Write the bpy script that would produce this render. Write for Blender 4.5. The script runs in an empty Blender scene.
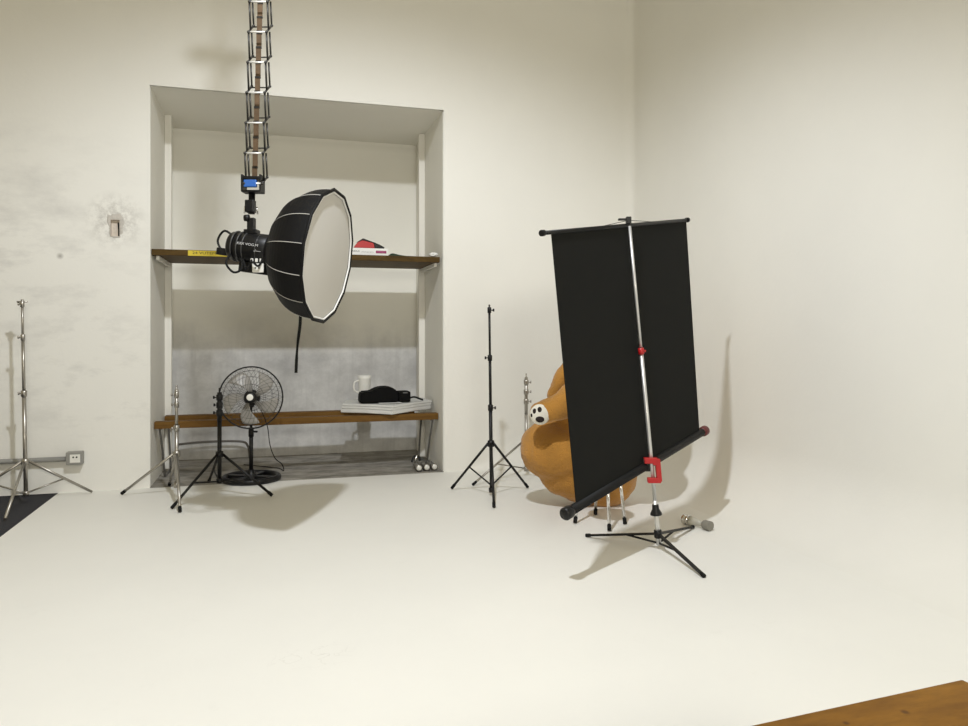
import bpy, bmesh, math, random
from mathutils import Vector, Matrix
random.seed(7)
scn = bpy.context.scene
COL = scn.collection
PI = math.pi
# ------------------------------------------------------------------ camera frame (pinhole measured from the photo)
FPX, CU, HV, CH = 735.0, 484.0, 331.0, 1.5
YAW = math.radians(16.1)
RT = Vector((math.cos(YAW), -math.sin(YAW), 0)); FW = Vector((math.sin(YAW), math.cos(YAW), 0)); UP = Vector((0, 0, 1))
def P(u, v, d):                      # pixel at forward distance d
    return Vector((0, 0, CH)) + FW*d + RT*((u-CU)/FPX*d) + UP*((HV-v)/FPX*d)
def G(u, v, h=0.0):                  # pixel on the horizontal plane z = h
    return P(u, v, FPX*(CH-h)/(v-HV))
def PY(u, v, Y):                     # pixel on the plane Y
    a = (u-CU)/FPX
    return P(u, v, Y/(math.cos(YAW)-a*math.sin(YAW)))
def PX(u, v, X):
    a = (u-CU)/FPX
    return P(u, v, X/(math.sin(YAW)+a*math.cos(YAW)))

# ------------------------------------------------------------------ materials
MATS = {}
def mat(name, col, rough=0.6, metal=0.0, spec=0.5, noise=0.0, nscale=8.0, bump=0.0, bscale=60.0, sheen=0.0, trans=0.0, alpha=1.0):
    if name in MATS: return MATS[name]
    m = bpy.data.materials.new(name); m.use_nodes = True
    nt = m.node_tree; b = nt.nodes['Principled BSDF']
    b.inputs['Base Color'].default_value = (*col, 1); b.inputs['Roughness'].default_value = rough
    b.inputs['Metallic'].default_value = metal; b.inputs['Specular IOR Level'].default_value = spec
    b.inputs['Sheen Weight'].default_value = sheen
    b.inputs['Transmission Weight'].default_value = trans; b.inputs['Alpha'].default_value = alpha
    tc = nt.nodes.new('ShaderNodeTexCoord')
    if noise > 0:
        n = nt.nodes.new('ShaderNodeTexNoise'); n.inputs['Scale'].default_value = nscale; n.inputs['Detail'].default_value = 6
        nt.links.new(tc.outputs['Object'], n.inputs['Vector'])
        mx = nt.nodes.new('ShaderNodeMix'); mx.data_type = 'RGBA'
        mx.inputs[6].default_value = (*[c*(1-noise) for c in col], 1); mx.inputs[7].default_value = (*[min(1, c*(1+noise)) for c in col], 1)
        nt.links.new(n.outputs['Fac'], mx.inputs[0]); nt.links.new(mx.outputs[2], b.inputs['Base Color'])
    if bump > 0:
        n2 = nt.nodes.new('ShaderNodeTexNoise'); n2.inputs['Scale'].default_value = bscale; n2.inputs['Detail'].default_value = 4
        nt.links.new(tc.outputs['Object'], n2.inputs['Vector'])
        bp = nt.nodes.new('ShaderNodeBump'); bp.inputs['Strength'].default_value = bump; bp.inputs['Distance'].default_value = 0.01
        nt.links.new(n2.outputs['Fac'], bp.inputs['Height']); nt.links.new(bp.outputs['Normal'], b.inputs['Normal'])
    MATS[name] = m
    return m

def ramp(nt, src, stops):
    r = nt.nodes.new('ShaderNodeValToRGB')
    el = r.color_ramp.elements
    while len(el) < len(stops): el.new(0.5)
    for e, (p, c) in zip(el, stops):
        e.position = p; e.color = (c, c, c, 1) if not hasattr(c, '__len__') else (*c, 1)
    nt.links.new(src, r.inputs[0]); return r.outputs[0]
def mixc(nt, fac, a, b):
    m = nt.nodes.new('ShaderNodeMix'); m.data_type = 'RGBA'
    for sock, v in ((0, fac), (6, a), (7, b)):
        if hasattr(v, 'links'): nt.links.new(v, m.inputs[sock])
        elif sock == 0: m.inputs[0].default_value = v
        else: m.inputs[sock].default_value = (*v, 1)
    return m.outputs[2]
def mth(nt, op, a, b=0.0, clamp=False):
    m = nt.nodes.new('ShaderNodeMath'); m.operation = op; m.use_clamp = clamp
    for i, v in enumerate((a, b)):
        if hasattr(v, 'links'): nt.links.new(v, m.inputs[i])
        else: m.inputs[i].default_value = v
    return m.outputs[0]
def pos_noise(nt, pos, scale, detail=5, rough=0.6, mapscale=(1, 1, 1)):
    mp = nt.nodes.new('ShaderNodeMapping'); mp.inputs['Scale'].default_value = mapscale
    nt.links.new(pos, mp.inputs['Vector'])
    n = nt.nodes.new('ShaderNodeTexNoise'); n.inputs['Scale'].default_value = scale; n.inputs['Detail'].default_value = detail; n.inputs['Roughness'].default_value = rough
    nt.links.new(mp.outputs[0], n.inputs['Vector']); return n.outputs['Fac']
def near_mask(nt, pos, c, r):        # 1 at point c, 0 beyond r
    d = nt.nodes.new('ShaderNodeVectorMath'); d.operation = 'DISTANCE'
    nt.links.new(pos, d.inputs[0]); d.inputs[1].default_value = c
    return mth(nt, 'SUBTRACT', 1.0, mth(nt, 'DIVIDE', d.outputs['Value'], r), True)

WALLC = (0.795, 0.785, 0.74)
def paint_material(name, col, stain=None, rough=0.75):
    m = bpy.data.materials.new(name); m.use_nodes = True; nt = m.node_tree; b = nt.nodes['Principled BSDF']
    geo = nt.nodes.new('ShaderNodeNewGeometry'); pos = geo.outputs['Position']
    c = mixc(nt, pos_noise(nt, pos, 0.9), [x*0.96 for x in col], [min(1, x*1.04) for x in col])
    if stain: c = stain(nt, pos, c)
    nt.links.new(c, b.inputs['Base Color'])
    b.inputs['Roughness'].default_value = rough; b.inputs['Specular IOR Level'].default_value = 0.25
    bp = nt.nodes.new('ShaderNodeBump'); bp.inputs['Strength'].default_value = 0.12; bp.inputs['Distance'].default_value = 0.01
    nt.links.new(pos_noise(nt, pos, 25), bp.inputs['Height']); nt.links.new(bp.outputs['Normal'], b.inputs['Normal'])
    return m
def wall_stain_shade(nt, pos, c):
    hole = PY(115, 226, 7.63)
    blot = ramp(nt, pos_noise(nt, pos, 14, 6, 0.7), [(0.42, 0.0), (0.62, 1.0)])
    f = mth(nt, 'MULTIPLY', mth(nt, 'MULTIPLY', near_mask(nt, pos, hole + Vector((0, 0, .05)), .30), blot), 0.75)
    c = mixc(nt, f, c, (0.33, 0.31, 0.28))
    smear_shade = ramp(nt, pos_noise(nt, pos, 1.6, 7, 0.65, (1, 1, 2.2)), [(0.50, 0.0), (0.72, 1.0)])
    left = mth(nt, 'ADD', near_mask(nt, pos, PY(20, 260, 7.63), 1.5), near_mask(nt, pos, PY(110, 400, 7.63), 1.0), True)
    c = mixc(nt, mth(nt, 'MULTIPLY', mth(nt, 'MULTIPLY', smear_shade, left), 0.65), c, (0.47, 0.46, 0.44))  # smudges on the left wall, deepened in colour to stand for soft shadows too
    d = near_mask(nt, pos, PY(60, 256, 7.63), .035)
    return mixc(nt, mth(nt, 'MULTIPLY', d, 0.9), c, (0.3, 0.29, 0.27))
NYB_ = 9.18
def niche_stain(nt, pos, c):
    sep = nt.nodes.new('ShaderNodeSeparateXYZ'); nt.links.new(pos, sep.inputs[0])
    z = sep.outputs['Z']
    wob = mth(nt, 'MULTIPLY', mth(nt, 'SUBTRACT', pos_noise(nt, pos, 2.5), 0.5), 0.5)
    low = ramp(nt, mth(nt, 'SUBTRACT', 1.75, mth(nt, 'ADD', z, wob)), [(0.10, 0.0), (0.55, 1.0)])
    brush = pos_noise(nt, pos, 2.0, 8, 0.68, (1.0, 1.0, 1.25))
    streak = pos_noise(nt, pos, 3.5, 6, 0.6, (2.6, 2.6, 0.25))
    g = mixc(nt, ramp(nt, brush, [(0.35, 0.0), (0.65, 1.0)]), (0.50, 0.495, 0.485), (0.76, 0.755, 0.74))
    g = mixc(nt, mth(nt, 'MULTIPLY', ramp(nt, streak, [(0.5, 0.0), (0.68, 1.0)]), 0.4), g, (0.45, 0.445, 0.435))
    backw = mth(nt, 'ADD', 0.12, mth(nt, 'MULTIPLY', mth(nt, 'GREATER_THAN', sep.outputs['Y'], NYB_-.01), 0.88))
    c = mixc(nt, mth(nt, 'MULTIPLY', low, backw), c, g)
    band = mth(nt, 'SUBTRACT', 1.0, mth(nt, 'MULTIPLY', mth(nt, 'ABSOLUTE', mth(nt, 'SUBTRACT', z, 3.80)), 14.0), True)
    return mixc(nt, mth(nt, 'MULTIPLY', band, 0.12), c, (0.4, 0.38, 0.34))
M_WALL = paint_material('wall_paint', WALLC, wall_stain_shade)
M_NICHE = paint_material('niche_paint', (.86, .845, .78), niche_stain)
def floor_stain(nt, pos, c):
    scuff = ramp(nt, pos_noise(nt, pos, 3.0, 9, 0.75), [(0.60, 0.0), (0.74, 1.0)])
    c = mixc(nt, mth(nt, 'MULTIPLY', scuff, 0.10), c, (0.45, 0.43, 0.38))
    mark = ramp(nt, pos_noise(nt, pos, 9.0, 3, 0.5), [(0.485, 0.0), (0.5, 1.0), (0.515, 0.0)])
    f = mth(nt, 'MULTIPLY', mark, mth(nt, 'ADD', near_mask(nt, pos, G(325, 655), .16), near_mask(nt, pos, G(290, 660), .12), True))
    return mixc(nt, mth(nt, 'MULTIPLY', f, 0.35), c, (0.45, 0.43, 0.39))
M_FLOOR = paint_material('floor_paint', (0.805, 0.797, 0.755), floor_stain, 0.55)
M_CYC = paint_material('cyclorama_paint', WALLC, None, 0.75)
M_DIM = paint_material('grey_wall_paint', (0.76, 0.71, 0.58))
def conc_stain(nt, pos, c):
    s = ramp(nt, pos_noise(nt, pos, 3.0, 8, 0.7, (1, 2, 1)), [(0.38, 0.0), (0.66, 1.0)])
    return mixc(nt, s, (0.18, 0.168, 0.145), (0.42, 0.395, 0.35))
M_CONC = paint_material('dirty_concrete', (0.4, 0.38, 0.35), conc_stain, 0.8)
M_CARPET = mat('charcoal_carpet', (0.022, 0.022, 0.028), 0.95, noise=.35, nscale=90, bump=.5, bscale=300)

def wood_material(name, dark, light, scale=(1, 9, 9), axis_noise=3.0, rough=0.55):
    m = bpy.data.materials.new(name); m.use_nodes = True; nt = m.node_tree; b = nt.nodes['Principled BSDF']
    geo = nt.nodes.new('ShaderNodeNewGeometry'); pos = geo.outputs['Position']
    g = pos_noise(nt, pos, axis_noise, 8, 0.65, scale)
    c = mixc(nt, ramp(nt, g, [(0.3, 0.0), (0.7, 1.0)]), dark, light)
    fine = pos_noise(nt, pos, axis_noise*6, 4, 0.6, scale)
    c = mixc(nt, mth(nt, 'MULTIPLY', ramp(nt, fine, [(0.5, 0.0), (0.75, 1.0)]), 0.35), c, [x*0.6 for x in dark])
    nt.links.new(c, b.inputs['Base Color']); b.inputs['Roughness'].default_value = rough; b.inputs['Specular IOR Level'].default_value = .15
    return m, nt, b, pos, c
M_SHELF = wood_material('dark_shelf_wood', (0.045, 0.025, 0.005), (0.105, 0.060, 0.013))[0]
M_PLANK = wood_material('orange_plank_wood', (0.105, 0.050, 0.010), (0.19, 0.098, 0.022))[0]
M_TABLE, _nt, _b, _pos, _c = wood_material('knotty_table_wood', (0.105, 0.042, 0.003), (0.25, 0.115, 0.012), (0.9, 3.0, 3.0), 3.2, 0.5)
for kp, kr in ((G(905, 712, .75), .012), (G(846, 723, .75), .009)):
    _c = mixc(_nt, mth(_nt, 'MULTIPLY', ramp(_nt, near_mask(_nt, _pos, kp, kr), [(0.1, 0.0), (0.7, 1.0)]), 0.8), _c, (0.06, 0.022, 0.006))
_nt.links.new(_c, _b.inputs['Base Color'])

M_BLACK = mat('black_metal', (0.005, 0.005, 0.005), 0.45, spec=.35, noise=.2)
M_BPLAST = mat('black_plastic', (0.005, 0.005, 0.0055), 0.42, spec=.35)
M_RUBBER = mat('black_rubber', (0.005, 0.005, 0.005), 0.8, spec=.3)
M_SILVER = mat('worn_silver_steel', (0.40, 0.38, 0.345), 0.34, metal=0.9, noise=.15, nscale=20)
M_CHROME = mat('bright_chrome', (0.75, 0.74, 0.72), 0.18, metal=1.0)
M_ALU = mat('satin_aluminium', (0.66, 0.655, 0.64), 0.38, metal=0.7)
M_SBFAB = mat('softbox_black_fabric', (0.004, 0.004, 0.0045), 0.6, spec=.2, bump=.25, bscale=14)
M_DIFF = mat('white_diffuser_cloth', (0.62, 0.605, 0.57), 0.85)
M_SEAMGLINT = mat('pale_seam_glint', (0.5, 0.49, 0.46), 0.6)  # pale colour stands for reflections along the softbox seams
M_SCREEN = mat('black_screen_cloth', (0.0055, 0.0058, 0.0048), 0.9, spec=.25, noise=.12, nscale=40)
M_SCRWHITE = mat('white_screen_cloth', (0.8, 0.8, 0.78), 0.8)
M_RED = mat('red_plastic', (0.42, 0.010, 0.012), 0.4)
M_BLUE = mat('blue_plastic', (0.03, 0.12, 0.42), 0.35)
M_BROWN = mat('brown_steel_strip', (0.13, 0.085, 0.05), 0.4, metal=.3, noise=.5, nscale=14)
M_LINK = mat('dark_link_steel', (0.045, 0.043, 0.04), 0.4, metal=.6)
M_RUNG = mat('pale_rung_steel', (0.80, 0.79, 0.76), 0.35, metal=.3)
M_WHITEP = mat('white_plastic', (0.78, 0.77, 0.72), 0.45)
M_PAPER = mat('white_paper', (0.82, 0.82, 0.80), 0.8)
M_FOAM = mat('white_foam_sheet', (0.62, 0.62, 0.60), 0.8, noise=.08, nscale=6)
M_YELLOW = mat('yellow_tape', (0.62, 0.48, 0.025), 0.55)
M_INK = mat('dark_ink', (0.02, 0.018, 0.012), 0.7)
M_GINK = mat('grey_ink', (0.35, 0.35, 0.36), 0.7)
M_WINK = mat('white_ink', (0.5, 0.5, 0.5), 0.6)
M_MAG = mat('magenta_ink', (0.28, 0.012, 0.10), 0.6)
M_BAG = mat('black_nylon', (0.004, 0.004, 0.004), .85, spec=.15)
M_FUR = mat('tan_plush_fur', (0.46, 0.215, 0.034), 0.95, noise=.38, nscale=5.5, bump=.9, bscale=90, sheen=.25)
M_PADW = mat('cream_plush', (0.80, 0.77, 0.68), 0.9, bump=.3, bscale=90)
M_PADB = mat('dark_brown_plush', (0.016, 0.009, 0.007), 0.9)
M_BLADE = mat('smoky_fan_blade', (0.36, 0.345, 0.32), 0.35, alpha=.85)
M_DGREEN = mat('dark_green_cloth', (0.02, 0.04, 0.022), 0.8)
M_GREYP = mat('grey_conduit', (0.27, 0.265, 0.245), 0.55)
M_PUTTY = mat('grey_putty', (0.52, 0.49, 0.445), 0.9, noise=.3, nscale=30, bump=.6, bscale=60)
M_BOXIN = mat('box_interior', (0.62, 0.55, 0.47), 0.8, noise=.25, nscale=40)
M_POST = paint_material('post_paint', (0.82, 0.80, 0.74))
M_CLEAR = mat('cloudy_plastic', (0.62, 0.60, 0.52), 0.3, trans=.35, alpha=.9)

# ------------------------------------------------------------------ mesh helpers
def frame(d):
    d = Vector(d).normalized()
    a = Vector((0, 0, 1)) if abs(d.z) < 0.9 else Vector((1, 0, 0))
    x = a.cross(d).normalized(); y = d.cross(x)
    return x, y, d
def new(): return bmesh.new()
def tube(bm, pts, r, n=10, closed=False, cap=True):
    pts = [Vector(p) for p in pts]
    rs = r if hasattr(r, '__len__') else [r]*len(pts)
    N = len(pts); rings = []
    x = None
    for i, p in enumerate(pts):
        if closed: t = pts[(i+1) % N] - pts[i-1]
        else: t = pts[min(i+1, N-1)] - pts[max(i-1, 0)]
        t.normalize()
        if x is None: x = frame(t)[0]
        else:
            x = x - t*x.dot(t)
            x = x.normalized() if x.length > 1e-6 else frame(t)[0]
        y = t.cross(x)
        rings.append([bm.verts.new(p + (x*math.cos(2*PI*k/n) + y*math.sin(2*PI*k/n))*rs[i]) for k in range(n)])
    for i in range(N if closed else N-1):
        a, b = rings[i], rings[(i+1) % N]
        for k in range(n):
            f = bm.faces.new((a[k], a[(k+1) % n], b[(k+1) % n], b[k])); f.smooth = True
    if cap and not closed:
        bm.faces.new(rings[0][::-1]); bm.faces.new(rings[-1])
    return bm
def rod(bm, a, b, r, n=12, r2=None):
    return tube(bm, [a, b], [r, r if r2 is None else r2], n)
def spline(pts, k=8, closed=False):
    pts = [Vector(p) for p in pts]; out = []; N = len(pts)
    for i in range(N if closed else N-1):
        g = lambda j: pts[j % N] if closed else pts[max(0, min(N-1, j))]
        p0, p1, p2, p3 = g(i-1), g(i), g(i+1), g(i+2)
        for s in range(k):
            t = s/k
            out.append(0.5*((2*p1) + (p2-p0)*t + (2*p0-5*p1+4*p2-p3)*t*t + (3*p1-p0-3*p2+p3)*t**3))
    if not closed: out.append(pts[-1])
    return out
def box(bm, c, s, rot=None, bev=0.0):
    b2 = bmesh.new(); bmesh.ops.create_cube(b2, size=1)
    bmesh.ops.scale(b2, vec=Vector(s), verts=b2.verts)
    if bev > 0: bmesh.ops.bevel(b2, geom=b2.edges[:], offset=bev, segments=2, affect='EDGES', profile=.6)
    m = Matrix.Translation(Vector(c)) @ (rot.to_4x4() if rot else Matrix())
    return merge(bm, b2, m)
def merge(bm, b2, m=None):
    if m is not None: bmesh.ops.transform(b2, matrix=m, verts=b2.verts)
    mp = {v: bm.verts.new(v.co) for v in b2.verts}
    for f in b2.faces:
        try:
            g = bm.faces.new([mp[v] for v in f.verts]); g.smooth = f.smooth
        except ValueError: pass
    b2.free(); return bm
def axes(x, y, z):                   # 3x3 with these columns
    return Matrix((x, y, z)).transposed()
CAMROT = axes(RT, FW, UP)            # local x right, y away, z up as seen from the camera's side
def lathe(bm, prof, n=24, m=None, smooth=True, capa=False, capb=False):
    # prof: (r, h) along local z
    b2 = bmesh.new(); rings = []
    for r, h in prof:
        if r < 1e-6: rings.append([b2.verts.new((0, 0, h))])
        else: rings.append([b2.verts.new((r*math.cos(2*PI*k/n), r*math.sin(2*PI*k/n), h)) for k in range(n)])
    for a, b in zip(rings, rings[1:]):
        for k in range(n):
            k2 = (k+1) % n
            vs = []
            for v in (a[k % len(a)], a[k2 % len(a)], b[k2 % len(b)], b[k % len(b)]):
                if v not in vs: vs.append(v)
            if len(vs) > 2:
                f = b2.faces.new(vs); f.smooth = smooth
    if capa and len(rings[0]) > 2: b2.faces.new(rings[0][::-1])
    if capb and len(rings[-1]) > 2: b2.faces.new(rings[-1])
    return merge(bm, b2, m)
def along(p, d):                     # matrix: local z along d at p
    x, y, z = frame(d); return Matrix.Translation(Vector(p)) @ axes(x, y, z).to_4x4()
def ball(bm, c, r, rot=None, seg=24, ring=16):
    b2 = bmesh.new(); bmesh.ops.create_uvsphere(b2, u_segments=seg, v_segments=ring, radius=1)
    for f in b2.faces: f.smooth = True
    r = Vector(r) if hasattr(r, '__len__') else Vector((r, r, r))
    bmesh.ops.scale(b2, vec=r, verts=b2.verts)
    return merge(bm, b2, Matrix.Translation(Vector(c)) @ (rot.to_4x4() if rot else Matrix()))
def prism(bm, poly, h0, h1, m=None, bev=0.0):  # polygon in local xy from z=h0 to h1
    b2 = bmesh.new()
    a = [b2.verts.new((x, y, h0)) for x, y in poly]; b = [b2.verts.new((x, y, h1)) for x, y in poly]
    n = len(poly)
    b2.faces.new(a[::-1]); b2.faces.new(b)
    for k in range(n): b2.faces.new((a[k], a[(k+1) % n], b[(k+1) % n], b[k]))
    bmesh.ops.recalc_face_normals(b2, faces=b2.faces)
    if bev > 0: bmesh.ops.bevel(b2, geom=b2.edges[:], offset=bev, segments=2, affect='EDGES')
    return merge(bm, b2, m)
def torus(bm, c, d, R, r, n=48, m=8):
    x, y, z = frame(d)
    return tube(bm, [Vector(c) + (x*math.cos(2*PI*k/n) + y*math.sin(2*PI*k/n))*R for k in range(n)], r, m, closed=True)

# ------------------------------------------------------------------ object helpers
def rootloc(o):
    while o.parent: o = o.parent
    return o.location
def obj(name, bm, m, parent=None, loc=None, label=None):
    me = bpy.data.meshes.new(name)
    off = Vector(rootloc(parent)) if parent else (Vector(loc) if loc is not None else Vector((0, 0, 0)))
    bmesh.ops.translate(bm, vec=-off, verts=bm.verts)
    bmesh.ops.recalc_face_normals(bm, faces=bm.faces)
    bm.to_mesh(me); bm.free()
    o = bpy.data.objects.new(name, me); COL.objects.link(o)
    if m: me.materials.append(m)
    if parent: o.parent = parent
    else: o.location = off
    if label: o['label'] = label
    return o
def thing(name, label, cat, loc, group=None):
    o = bpy.data.objects.new(name, None); COL.objects.link(o); o.location = loc; o.empty_display_size = .1
    return tag(o, label, cat, group)
def tag(o, label, cat, group=None):
    o['label'] = label; o['category'] = cat
    if group: o['group'] = group
    return o
def struct(name, bm, m):
    o = obj(name, bm, m); o['kind'] = 'structure'; return o
def text(name, s, size, m, parent, origin, xdir, ydir, width=None, depth=.0006):
    cu = bpy.data.curves.new(name, 'FONT'); cu.body = s; cu.size = size; cu.extrude = depth; cu.align_x = 'CENTER'; cu.align_y = 'CENTER'
    t = bpy.data.objects.new(name, cu); COL.objects.link(t)
    dg = bpy.context.evaluated_depsgraph_get(); dg.update()
    me = bpy.data.meshes.new_from_object(t.evaluated_get(dg))
    bpy.data.objects.remove(t); bpy.data.curves.remove(cu)
    bm = bmesh.new(); bm.from_mesh(me); bpy.data.meshes.remove(me)
    if width:
        xs = [v.co.x for v in bm.verts]; w = max(xs)-min(xs)
        for v in bm.verts: v.co.x *= width/w
    x = Vector(xdir).normalized(); y = Vector(ydir).normalized(); z = x.cross(y)
    bmesh.ops.transform(bm, matrix=Matrix.Translation(Vector(origin)) @ axes(x, y, z).to_4x4(), verts=bm.verts)
    return obj(name, bm, m, parent)

# ================================================================== SETTING
YB, XR, ZC = 7.63, 3.97, 6.0          # back wall plane, right wall plane, ceiling
XL, YF = -5.0, -4.5
NX0, NX1, NZ1, NYB = -1.12, 1.755, 3.85, 9.18
hole_a = PY(110.5, 236, YB); hole_b = PY(119.5, 220, YB)
HX0, HX1, HZ0, HZ1 = hole_a.x, hole_b.x, hole_a.z, hole_b.z
bm = new()
xs = [XL, HX0, HX1, NX0, NX1, 1.80]; zs = [0, HZ0, HZ1, NZ1, ZC]
grid = {}
def gv(x, z):
    k = (round(x, 5), round(z, 5))
    if k not in grid: grid[k] = bm.verts.new((x, YB, z))
    return grid[k]
for i in range(len(xs)-1):
    for j in range(len(zs)-1):
        xm = (xs[i]+xs[i+1])/2; zm = (zs[j]+zs[j+1])/2
        if NX0 < xm < NX1 and zm < NZ1: continue
        if HX0 < xm < HX1 and HZ0 < zm < HZ1: continue
        bm.faces.new((gv(xs[i], zs[j]), gv(xs[i+1], zs[j]), gv(xs[i+1], zs[j+1]), gv(xs[i], zs[j+1])))
struct('wall_back', bm, M_WALL)
bm = new()                            # the niche: jambs, soffit and back
th = .12
box(bm, (NX0-th/2-.0005, (YB+NYB)/2+.02, NZ1/2), (th, NYB-YB-.04, NZ1))
box(bm, (NX1+th/2+.0005, (YB+NYB)/2+.02, NZ1/2), (th, NYB-YB-.04, NZ1))
box(bm, ((NX0+NX1)/2, (YB+NYB)/2+.02, NZ1+th/2), (NX1-NX0+2*th, NYB-YB-.04, th))
box(bm, ((NX0+NX1)/2, NYB+th/2, NZ1/2+.06), (NX1-NX0+2*th, th, NZ1+.12))
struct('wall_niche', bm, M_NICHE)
bm = new(); box(bm, ((NX0+NX1)/2, (YB+NYB)/2, -.05), (NX1-NX0, NYB-YB, .10)); struct('floor_niche', bm, M_CONC)
XE = -1.9                             # where the white floor ends and the dark floor begins
bm = new(); box(bm, ((XE+XR)/2, (YB+YF)/2, -.05), (XR-XE, YB-YF, .10)); struct('floor', bm, M_FLOOR)
bm = new(); box(bm, ((XE+XL)/2, (YB+YF)/2, -.056), (XE-XL, YB-YF, .10)); struct('floor_carpet', bm, M_CARPET)
# cyclorama: back wall right of the niche sweeps through the corner into the right wall, with a cove at the floor
bm = new()
def sm(t): t = max(0, min(1, t)); return t*t*(3-2*t)
RMAX = .55
lev = [('a', k/12*PI/2) for k in range(13)] + [('z', z) for z in (.7, .9, 1.2, 1.6, 2.1, 2.7, 3.4, 4.2, 5.1, 6.0)]
rows = []
for kind, val in lev:
    row = []
    def prof(r):
        if kind == 'a': return r*(1-math.sin(val)), r*(1-math.cos(val))
        return 0.0, val
    o, z = prof(RMAX)
    rc = .10 + .55*(1-sm(z/2.4))
    for k in range(25):
        t = k/24; x = 1.80 + (XR-o-rc-1.80)*t
        ob, zb = prof(.004 + (RMAX-.004)*sm((x-1.85)/1.2)) if x < 3.05 else (o, z)
        row.append(bm.verts.new((x, YB-ob, zb)))
    for k in range(1, 13):
        a = PI/2*(1-k/12)
        row.append(bm.verts.new((XR-o-rc+rc*math.cos(a), YB-o-rc+rc*math.sin(a), z)))
    for k in range(1, 21):
        row.append(bm.verts.new((XR-o, YB-o-rc + (YF-(YB-o-rc))*k/20, z)))
    rows.append(row)
for a, b in zip(rows, rows[1:]):
    for k in range(len(a)-1):
        f = bm.faces.new((a[k], a[k+1], b[k+1], b[k])); f.smooth = True
struct('wall_right', bm, M_CYC)
bm = new(); box(bm, ((XL+XR)/2, (YF+YB)/2, ZC+.05), (XR-XL, YB-YF, .1)); struct('ceiling', bm, M_DIM)
bm = new(); box(bm, (XL-.05, (YF+YB)/2, ZC/2), (.1, YB-YF, ZC)); struct('wall_left', bm, M_DIM)
bm = new(); box(bm, ((XL+XR)/2, YF-.05, ZC/2), (XR-XL, .1, ZC)); struct('wall_front', bm, M_DIM)
# uprights in the back corners of the niche
for i, x in enumerate((NX0+.036, NX1-.036)):
    bm = new(); box(bm, (x, 8.66, NZ1/2), (.07, .07, NZ1-.002), bev=.004); struct('trim_%d' % (i+1), bm, M_POST)

# recessed wall box in the plaster
t = thing('junction_box', 'open recessed wall box in broken grey plaster on the left wall', 'wall box', (HX0, YB, HZ0))
bm = new(); d = .045
v = [bm.verts.new(c) for c in ((HX0, YB, HZ0), (HX1, YB, HZ0), (HX1, YB, HZ1), (HX0, YB, HZ1), (HX0, YB+d, HZ0), (HX1, YB+d, HZ0), (HX1, YB+d, HZ1), (HX0, YB+d, HZ1))]
for q in ((0, 1, 5, 4), (1, 2, 6, 5), (2, 3, 7, 6), (3, 0, 4, 7), (4, 5, 6, 7)): bm.faces.new([v[k] for k in q])
obj('box_shell', bm, M_BOXIN, t)
bm = new()                            # ragged plaster round the rim
cx, cz = (HX0+HX1)/2, (HZ0+HZ1)/2; n = 40; inn = []; out = []; mid = []
for k in range(n):
    a = 2*PI*k/n; c, s = math.cos(a), math.sin(a)
    q = min((HX1-HX0)/2/max(abs(c), 1e-6), (HZ1-HZ0)/2/max(abs(s), 1e-6))
    w = (.006 + .012*random.random()) + (.055 if s > .35 else 0)*(.6+.5*random.random())*s + (.02 if c > .6 else 0)
    inn.append(bm.verts.new((cx+q*c, YB-.002, cz+q*s))); mid.append(bm.verts.new((cx+(q+w*.5)*c, YB-.010, cz+(q+w*.5)*s))); out.append(bm.verts.new((cx+(q+w)*c, YB-.0005, cz+(q+w)*s)))
for k in range(n):
    k2 = (k+1) % n
    for a, b in ((inn, mid), (mid, out)): bm.faces.new((a[k], a[k2], b[k2], b[k])).smooth = True
obj('plaster_rim', bm, M_PUTTY, t)
bm = new(); p = Vector((HX1-.012, YB+.03, HZ0+.004))
tube(bm, spline([p, p+Vector((.002, -.005, .06)), p+Vector((-.004, .0, .13))], 6), .006, 8); obj('wire', bm, M_RUBBER, t)
# surface socket and conduit, low on the wall
sc_ = PY(75.5, 457.5, YB-.03)
t = thing('wall_socket', 'small grey surface socket with conduit low on the left wall', 'socket', (sc_.x, YB, sc_.z))
bm = new(); box(bm, (sc_.x, YB-.046, sc_.z), (.135, .09, .115), bev=.006); obj('socket_box', bm, M_GREYP, t)
bm = new(); box(bm, (sc_.x+.01, YB-.0925, sc_.z), (.085, .004, .075), bev=.001); pl_ = obj('face_plate', bm, M_WHITEP, t, label='white socket face')
bm = new()
for dx in (-.014, .014): rod(bm, (sc_.x+.01+dx, YB-.096, sc_.z+.012), (sc_.x+.01+dx, YB-.0945, sc_.z+.012), .008, 10)
obj('socket_hole', bm, M_INK, pl_)
bm = new(); rod(bm, (sc_.x-.06, YB-.055, sc_.z-.005), (XL+.002, YB-.055, sc_.z-.005), .022, 14); obj('conduit', bm, M_GREYP, t)

# ================================================================== NICHE FURNITURE
# upper shelf
t = thing('wall_shelf', 'dark wooden shelf board spanning the niche at head height', 'shelf', (0.3, 8.2, 2.237))
bm = new(); box(bm, ((NX0+NX1)/2-.01, (7.70+8.60)/2, 2.264), (NX1-NX0-.03, 8.60-7.70, .058), bev=.003); obj('board', bm, M_SHELF, t)
bm = new(); a = PY(188, 252, 7.70); b = PY(237, 258.5, 7.70)
box(bm, ((a.x+b.x)/2, 7.6985, 2.262), (b.x-a.x, .002, .052)); yl = obj('tape_label', bm, M_YELLOW, t, label='yellow tape label with dark lettering')
text('lettering', '24 VUTEMA LTX', .036, M_INK, yl, ((a.x+b.x)/2-.01, 7.6965, 2.264), (1, 0, 0), (0, 0, 1), (b.x-a.x)*.78)
bm = new(); box(bm, (b.x+.035, 7.698, 2.262), (.075, .002, .03)); obj('sticker', bm, mat('green_sticker', (.35, .42, .16), .6), t, label='pale green sticker')
for x in (NX0+.05, NX1-.055):
    bm = new(); box(bm, (x, 8.17, 2.215), (.03, .8, .038), bev=.003); obj('bracket', bm, M_POST, t)
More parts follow.
